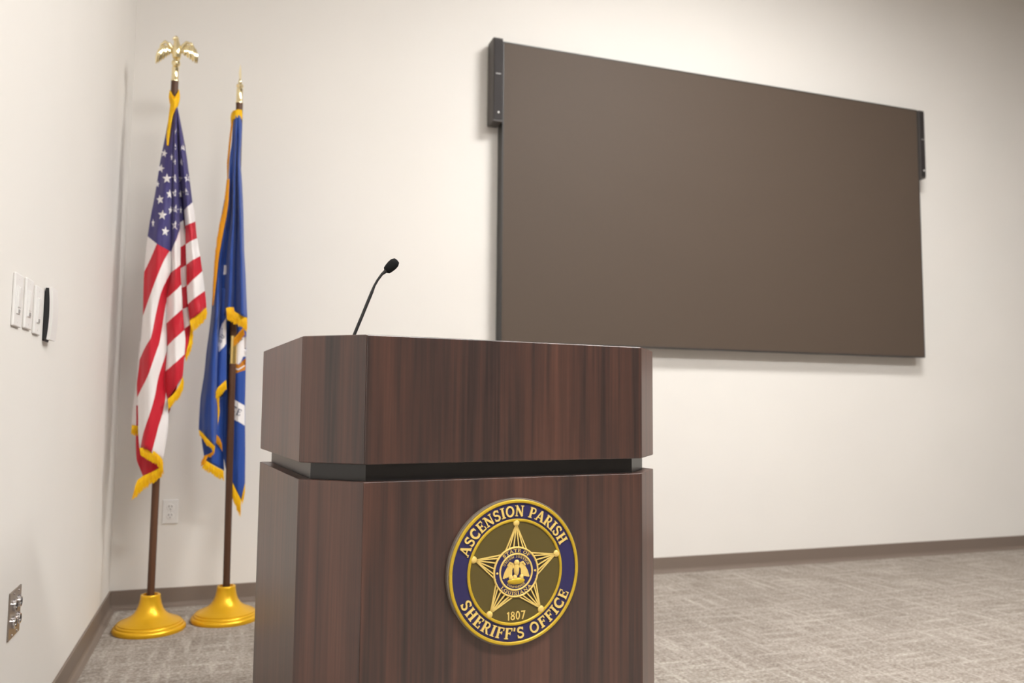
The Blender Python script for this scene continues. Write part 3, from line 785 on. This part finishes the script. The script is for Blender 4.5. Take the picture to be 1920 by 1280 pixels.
for u, v, r, sq, tilt in STARS:
    poly = []
    for k in range(10):
        a = math.radians(-90+36*k+tilt); rr = r if k % 2 == 0 else r*.42
        poly.append((u+rr*math.cos(a)*sq, v+rr*math.sin(a)))
    sb_ = US.decal(tree, poly, lift=.0032, step=3)
    if sb_: obj('star', sb_, M['cloth_white'], cloth, recalc=False)
fr = [ ([(387,576.5),(379,584),(371,589.5),(363,596),(356,602)], [(389,586),(386,597),(377,608),(368,616),(360,622)], .085),
       ([(356,601),(357.5,615),(356.5,630),(354,645),(347,666)], [(363,612),(362,628),(361,645),(358,657),(349,677)], .04),
       ([(342.5,706),(338,720),(331,732),(323,742),(314.5,749)], [(345,715),(344,727),(337,744),(327,755),(316,767)], .085),
       ([(262,840),(270,840),(280,843),(291,848),(300,856),(305,863)], [(263,852),(270,857),(283,864),(293,870),(300,880),(307,888)], .075),
       ([(306,866),(302,876),(292,882),(280,888),(268.5,893),(258,901),(254,909)], [(306,880),(303,893),(291,902),(279,910),(266,919),(255,931),(247,935)], .04),
       ([(247,797),(253,798),(261,800)], [(246,812),(252,815),(258,816)], .0) ]
for k, (e, o_, d) in enumerate(fr):
    bm = bmesh.new(); US.fringe(bm, e, o_, d, seed=k)
    x = obj('fringe', bm, M['fringe'], us, recalc=False); x['kind'] = 'stuff'
# gold collar and hanging hoist fringe at the top of the pole
bm = bmesh.new()
US.sheet(bm, [dict(p=[(318.5,171),(318,182),(320,196),(316.5,222),(313,250),(313.2,272)], d=.045), dict(p=[(324,186),(328,194),(326,205),(320,230),(316,252),(314.5,273)], d=.062), dict(p=[(331,184),(334,192),(330,203),(323,216),(318.5,248),(316,272)], d=.05)], rows=40, seed=8, edge=.012, ripple=.002)
US.sheet(bm, [dict(p=[(319,169),(317,182),(319,194)], d=.0), dict(p=[(322,176),(322,188),(323,198)], d=.028), dict(p=[(328,182),(329,192),(328,202)], d=.034), dict(p=[(334,172),(336.5,186),(333,200)], d=.02), dict(p=[(335,168),(337,180),(334,196)], d=-.015)], rows=16, seed=9, edge=.012, ripple=.002)
x = obj('hoist_fringe', bm, M['fringe'], us, smooth=True, recalc=False)
md = x.modifiers.new('thickness', 'SOLIDIFY'); md.thickness = .004; md.offset = 0

# eagle finial
def P3(F, u, v, d=0): return F.pt(u, v, d)
fin = bmesh.new()
zb, zf = zt(US, 328, 153), zt(US, 328, 127)
lathe(fin, [(.0162,zb),(.0168,zb+.004),(.0150,zb+.008),(.0143,zf-.006),(.0162,zf-.002),(.010,zf+.004),(0,zf+.004)], 24, US.pt(328.4, 140, 0)*1 - Vector((0,0,US.pt(328.4, 140, 0).z)))
finial = obj('eagle_finial', fin, M['gold_polish'], us, smooth=True)
c0 = P3(US, 330, 118.5)
bm = bmesh.new(); ellipsoid(bm, c0, .019, .019, .0195, seg=24, rings=14); obj('ball', bm, M['gold_polish'], finial, smooth=True)
bm = bmesh.new()
body = [((331,109),.017),((331,103),.020),((331.5,95),.0215),((332,88),.018),((331.5,81),.013),((330.8,76),.0105),((330.3,71.5),.0115),((330.2,68.2),.006)]
tube(bm, [P3(US, u, v, .004) for (u, v), r in body], [r for _, r in body], 16)
for sgn in (-1, 1): tube(bm, [P3(US, 331+sgn*3, 107, .006), P3(US, 331+sgn*3.5, 113, .012), P3(US, 331+sgn*4.5, 116, .018)], [.008,.006,.003], 8)
tube(bm, [P3(US, 330, 72, .008), P3(US, 326.5, 71.8, .013), P3(US, 324, 74.5, .016)], [.0085,.006,.0015], 10)   # beak
tube(bm, [P3(US, 331, 106, -.006), P3(US, 331, 112, -.02), P3(US, 331, 118, -.03)], [.014,.012,.004], 10)      # tail
obj('body', bm, M['gold_polish'], finial, smooth=True)
def wing(arm, tips, roots, dd):
    bm = bmesh.new()
    tube(bm, [P3(US, u, v, d) for u, v, d in arm], [.0075,.0085,.008,.006,.003][:len(arm)], 10)
    for k, ((ru, rv), (tu, tv)) in enumerate(zip(roots, tips)):
        f = k/(len(tips)-1)
        a, b = P3(US, ru, rv, dd), P3(US, tu, tv, dd*.2+.004*(k % 2))
        mid = a.lerp(b, .5) - US.h*.006
        n_ = (b-a).normalized(); w_ = n_.cross(US.h).normalized()
        A = []
        for g, wd in ((0,.0065),(.25,.0085),(.55,.0085),(.8,.006),(1,.0012)):
            p = a.lerp(b, g) - US.h*(.010*math.sin(math.pi*g))
            A.append([bm.verts.new(p+w_*wd), bm.verts.new(p-US.h*.004), bm.verts.new(p-w_*wd), bm.verts.new(p+US.h*.003)])
        for X, Y in zip(A, A[1:]):
            for i in range(4): bm.faces.new((X[i], X[(i+1)%4], Y[(i+1)%4], Y[i]))
        bm.faces.new(A[0]); bm.faces.new(A[-1])
    obj('wing', bm, M['gold_polish'], finial, smooth=True)
wing([(324,92,.0),(317,83,.004),(310,78,.006),(303,84,.006),(299.5,93,.004)],
     [(292.5,119),(296.5,117.5),(301,115),(306,111.5),(311,107.5),(316,104),(320,101)],
     [(300,92),(303,88),(306,86),(310,85),(314,86),(317,89),(320,92)], .006)
wing([(339,94,.0),(344,86,.004),(350,80,.006),(359,82,.006),(365,92,.004)],
     [(369.5,119),(366,118.5),(361.5,116),(357,112),(352,108.5),(347,105),(343,102)],
     [(364.5,91),(361.5,87),(357,85),(352.5,85),(348.5,87),(345,90),(342,93)], .006)

# ---- state flag on the spear-topped pole
LA = Flag((.5155, -.3330, 0))
la = thing('flag_stand', 'royal blue state flag with gold fringe furled on a spear-topped pole in a gold base', 'flag', LA.base)
pole = stand(la, LA, Vector((0, 0, .143)), LA.pt(449, 192, 0), .0155)
lean = Vector((0, 0, 1)).rotation_difference(LA.pt(449, 192, 0) - Vector((0, 0, .143))).to_matrix()
lean_at = lambda z: Vector((0, 0, .143)) + (LA.pt(449, 192, 0) - Vector((0, 0, .143)))*((z-.143)/(LA.pt(449, 192, 0).z-.143)) - Vector((0, 0, z))
zj0, zj1 = zt(LA, 430, 682), zt(LA, 431, 629)
bm = bmesh.new(); lathe(bm, [(.0156,zj0),(.0172,zj0+.001),(.0172,zj1-.001),(.0156,zj1)], 24, lean_at((zj0+zj1)/2)); obj('brass_joint', bm, M['brass'], pole, smooth=False)
bm = bmesh.new()
# front fall of cloth from the top of the pole to its fringed hem
LA.sheet(bm, [dict(p=[(437.5,222),(435,269),(430.5,298),(429.5,337),(427,400),(419,439),(412,480),(408,520),(403,572),(400,600)], d=[(220,.0),(400,.05),(600,.04)]),
              dict(p=[(440,217),(439,269),(437,298),(435,337),(433,400),(429,439),(424,480),(421,520),(418,572),(416,596)], d=[(220,.025),(330,.025),(400,.018),(600,.012)]),
              dict(p=[(443,216),(442,269),(441,298),(439,337),(438,400),(436,439),(433,480),(432,520),(430,560),(428,582)], d=[(220,.032),(400,.075),(600,.085)]),
              dict(p=[(445.5,216),(445,269),(444,298),(444,337),(445,400),(444,439),(443,480),(442,520),(441,560),(440,586)], d=[(220,.03),(400,.03),(600,.03)]),
              dict(p=[(448,216),(449,269),(447,298),(448,337),(450,400),(451,439),(452,480),(452,520),(453,560),(453,591)], d=[(220,.034),(400,.09),(600,.10)]),
              dict(p=[(451,219),(454,233),(451,288),(450.7,308),(453,334),(456,400),(457.5,470),(460,513),(462.5,578),(463.5,597)], d=[(220,.015),(400,.05),(600,.06)])], seed=11, edge=.025, ripple=.002)
# left fall
LA.sheet(bm, [dict(p=[(430,330),(418,390),(409,440),(404,480),(400,540),(397,583),(393,619),(387,662),(384,697),(376,747),(374,781),(373,806)], d=[(330,.0),(600,.0),(806,.01)]),
              dict(p=[(431,330),(424,390),(417,440),(411,480),(405,540),(403,583),(400,619),(396,662),(393,697),(387,747),(386,781),(388,822)], d=[(330,.02),(480,.03),(600,.06),(806,.05)]),
              dict(p=[(432,330),(428,390),(423,440),(417,480),(411,540),(408,583),(406,619),(404,662),(402,697),(399,747),(399,781),(399,832)], d=[(330,.02),(480,.02),(600,.065),(806,.075)]),
              dict(p=[(434,330),(431,390),(427,440),(422,480),(416,540),(412,583),(410,619),(408,662),(407,697),(406,740),(408,771),(404,836)], d=[(330,.02),(480,.0),(600,.03),(806,.045)])], seed=12, edge=.02, ripple=.003)
# middle fall beside the pole with part of the ribbon
LA.sheet(bm, [dict(p=[(412,540),(411,590),(409,640),(407,700),(405,733)], d=[(540,.01),(730,.03)]),
              dict(p=[(418,540),(418,590),(416,640),(415,700),(414,723)], d=[(540,.03),(730,.045)]),
              dict(p=[(425,540),(425,590),(424.5,640),(424,700),(424,714)], d=[(540,.025),(730,.03)])], rows=40, seed=13, edge=.02, ripple=.002)
# fall behind and right of the pole
LA.sheet(bm, [dict(p=[(424,560),(422,660),(418,760),(415,830),(424,880)], d=-.03),
              dict(p=[(436,560),(436,660),(434,760),(434,830),(434,903)], d=-.022),
              dict(p=[(446,560),(448,660),(447,760),(447,830),(446,927)], d=-.012),
              dict(p=[(452,560),(455,660),(454,760),(454,830),(452.5,938)], d=-.016),
              dict(p=[(462,560),(461,660),(459,760),(459.5,842),(459,908)], d=-.03)], rows=50, seed=14, edge=.02, ripple=.002)
# dark inner fold low on the left
LA.sheet(bm, [dict(p=[(382,760),(378,822),(384,862)], d=-.02), dict(p=[(396,760),(400,832),(402,872)], d=.0), dict(p=[(420,740),(419,850),(420,882)], d=-.025)], rows=24, seed=15, edge=.01)
# back of the bundle
LA.sheet(bm, [dict(p=[(438,222),(430,330),(412,450),(402,560),(388,680),(382,780)], d=.0),
              dict(p=[(445,220),(444,330),(436,450),(430,560),(424,680),(420,800)], d=[(220,-.02),(450,-.075),(800,-.07)]),
              dict(p=[(452,225),(452,330),(456,450),(461,560),(460,680),(459,800)], d=[(220,.0),(450,-.02),(800,-.035)])], seed=16, edge=0)
cloth2 = obj('flag_cloth', bm, M['cloth_blue'], la, smooth=True, recalc=False)
md = cloth2.modifiers.new('thickness', 'SOLIDIFY'); md.thickness = .0012; md.offset = -1
cloth2['label'] = 'royal blue cloth hanging in folds'
tree2 = LA.bvh(cloth2)
def patch(name, poly, mat, lift=.003, step=4):
    b = LA.decal(tree2, poly, lift, step)
    if b: obj(name, b, M[mat], cloth2, recalc=False)
patch('ribbon', [(424,596),(420,602),(416,608),(412,620),(410,638),(408.5,652),(408,664),(414,656),(420,650),(424,644)], 'cloth_white')
patch('ribbon', [(433,744),(440,749),(448,754),(459,760),(459,798),(450,792),(440,787),(433,784)], 'cloth_white')
patch('pelican', [(436,645),(442,643),(450,637),(456,632),(462,630),(461,655),(461,668),(456,668),(452,678),(447,683),(442,682),(436,676)], 'cloth_white')
patch('nest', [(435,681),(442,679),(448,684),(455,676),(461,671),(460,694),(452,696),(445,699),(435,700)], 'cloth_brown')
patch('nest_thread', [(437,688),(447,691),(459,684),(459,686),(447,694),(437,691)], 'cloth_white', .0045, 3)
patch('pelican_detail', [(446,640),(455,634),(456,636),(447,642)], 'grey_plastic', .0045, 3)
patch('speck', [(420,497),(424,497),(427,501),(427,507),(424,514),(419,515),(420,505)], 'cloth_white')
def letter_on(ch, u, v, w, h, ang):
    gw, strokes = glyph(ch); ca, sa = math.cos(math.radians(ang)), math.sin(math.radians(ang))
    bmx = bmesh.new(); org = CAM - LA.base
    for pts, sw in strokes:
        dens = []
        for p, q_ in zip(pts, pts[1:]): dens += [p, ((p[0]+q_[0])/2, (p[1]+q_[1])/2)]
        dens.append(pts[-1])
        def tf(x, y, z):
            dx, dy = (x/gw-.5)*w, (.5-y)*h
            r = ray(u+dx*ca-dy*sa, v+dx*sa+dy*ca)
            hh_ = tree2.ray_cast(org, r); t = hh_[3] if hh_[0] is not None else (hit_plane(u, v, LA.base, LA.h)-CAM).length
            return org + r*(t-.0035-z)
        ribbon(bmx, dens, sw*.8, 0, .001, tf)
    obj('ribbon_letter', bmx, M['cloth_navy'], cloth2)
letter_on('C', 438.5, 767, 9, 12, 22); letter_on('E', 448, 772.5, 9, 12, 22)
letter_on('U', 417, 631, 8, 8, -50); letter_on('S', 412, 639, 6, 8, -60)
fr2 = [ ([(424,578),(431,577),(438,577.5),(440,586)], [(425,597),(430,601),(435,603),(439,606)], .095, 'fringe'),
        ([(438,584),(447,589),(455,593),(463.5,597)], [(437,606),(447,610),(455,613),(463,622)], (.08,.07), 'fringe'),
        ([(463.5,597),(463,610)], [(464,612),(461.5,628)], .062, 'fringe'),
        ([(457,614),(448,624),(438,636)], [(459,628),(449,640),(438,650)], .012, 'fringe_dark'),
        ([(438,221),(435,245),(433,265),(429.5,300),(428,335)], [(435,221),(431.5,247),(429,270),(425.5,305),(426,337)], .01, 'fringe_dark'),
        ([(430,335),(428,380),(424,405),(417,440),(410,480),(405,530),(400,572)], [(425,337),(420,385),(415,405),(408,440),(403,480),(399.5,530),(398,574)], .062, 'fringe_dark'),
        ([(424,713),(417,719),(408,728),(405,735)], [(425,728),(418,736),(412,742),(404,748)], .05, 'fringe'),
        ([(405,732),(406,745),(408,762),(408,772)], [(411,742),(411,752),(412,772),(408.5,796)], .04, 'fringe'),
        ([(373,806),(380,812),(388,822),(396,830),(403,837)], [(374,816),(381,824),(387,834),(396,840),(402,850)], (.05,.08), 'fringe'),
        ([(403,836),(399,846),(391,852),(386,862),(385,868)], [(400,852),(394,857),(383,854),(377,866),(377,874)], .02, 'fringe_dark'),
        ([(384,862),(394,869),(405,876),(419,883)], [(379,877),(392,886),(404,893),(420,900)], .01, 'fringe'),
        ([(406,815),(412,822),(416,832)], [(404,828),(411,836),(417,846)], .0, 'fringe_dark'),
        ([(431,894),(437,908),(444,923),(452,938)], [(430.5,915),(436,934),(443,952),(451,970)], (-.006,.0), 'fringe'),
        ([(459.5,906),(456,922),(452.5,938)], [(459.5,922),(457,936),(454,946)], -.012, 'fringe') ]
for k, (e, o_, d, mm_) in enumerate(fr2):
    bm = bmesh.new(); LA.fringe(bm, e, o_, d, seed=30+k)
    x = obj('fringe', bm, M[mm_], la, recalc=False); x['kind'] = 'stuff'
bm = bmesh.new()
LA.sheet(bm, [dict(p=[(435,211),(433,219),(434,234)], d=.0), dict(p=[(439,207),(439,215),(437.5,224)], d=.024), dict(p=[(447,205),(447,214),(446,220)], d=.03), dict(p=[(453,206),(454,216),(453,224)], d=.01)], rows=14, seed=17, edge=.012, ripple=.002)
x = obj('hoist_fringe', bm, M['fringe'], la, smooth=True, recalc=False)
md = x.modifiers.new('thickness', 'SOLIDIFY'); md.thickness = .004; md.offset = 0
# spear finial
z0_, z1_, z2_, z3_, z4_ = (zt(LA, 449.5, v) for v in (194, 167, 162.7, 150, 121))
bm = bmesh.new()
lathe(bm, [(.0165,z0_),(.0168,z0_+.004),(.0142,z0_+.01),(.0142,z1_-.008),(.0158,z1_-.003),(.010,z1_+.001),(.014,z2_-.004),(.0172,z2_+.003),(.0135,z2_+.012),(.0065,z2_+.016),(.0085,z2_+.024),(.005,z3_),(0,z3_)], 24, lean_at(z2_))
sp = obj('spear_finial', bm, M['gold_polish'], la, smooth=True)
bm = bmesh.new()
prev = None
view = LA.h; sidev = LA.side
edge_on = (view*.97 + sidev*.24).normalized(); thin = (sidev*.97 - view*.24).normalized()
A = []
for f, wd, th in ((0,.004,.0035),(.15,.016,.0045),(.3,.024,.0045),(.5,.02,.004),(.75,.011,.0028),(1,.0006,.0006)):
    z = z3_-.004+(z4_-z3_+.004)*f; c = Vector((0,0,z)) + lean_at(z)
    A.append([bm.verts.new(c+edge_on*wd), bm.verts.new(c+thin*th), bm.verts.new(c-edge_on*wd), bm.verts.new(c-thin*th)])
for X, Y in zip(A, A[1:]):
    for i in range(4): bm.faces.new((X[i], X[(i+1)%4], Y[(i+1)%4], Y[i]))
bm.faces.new(A[0]); bm.faces.new(A[-1]); obj('blade', bm, M['gold_polish'], sp)
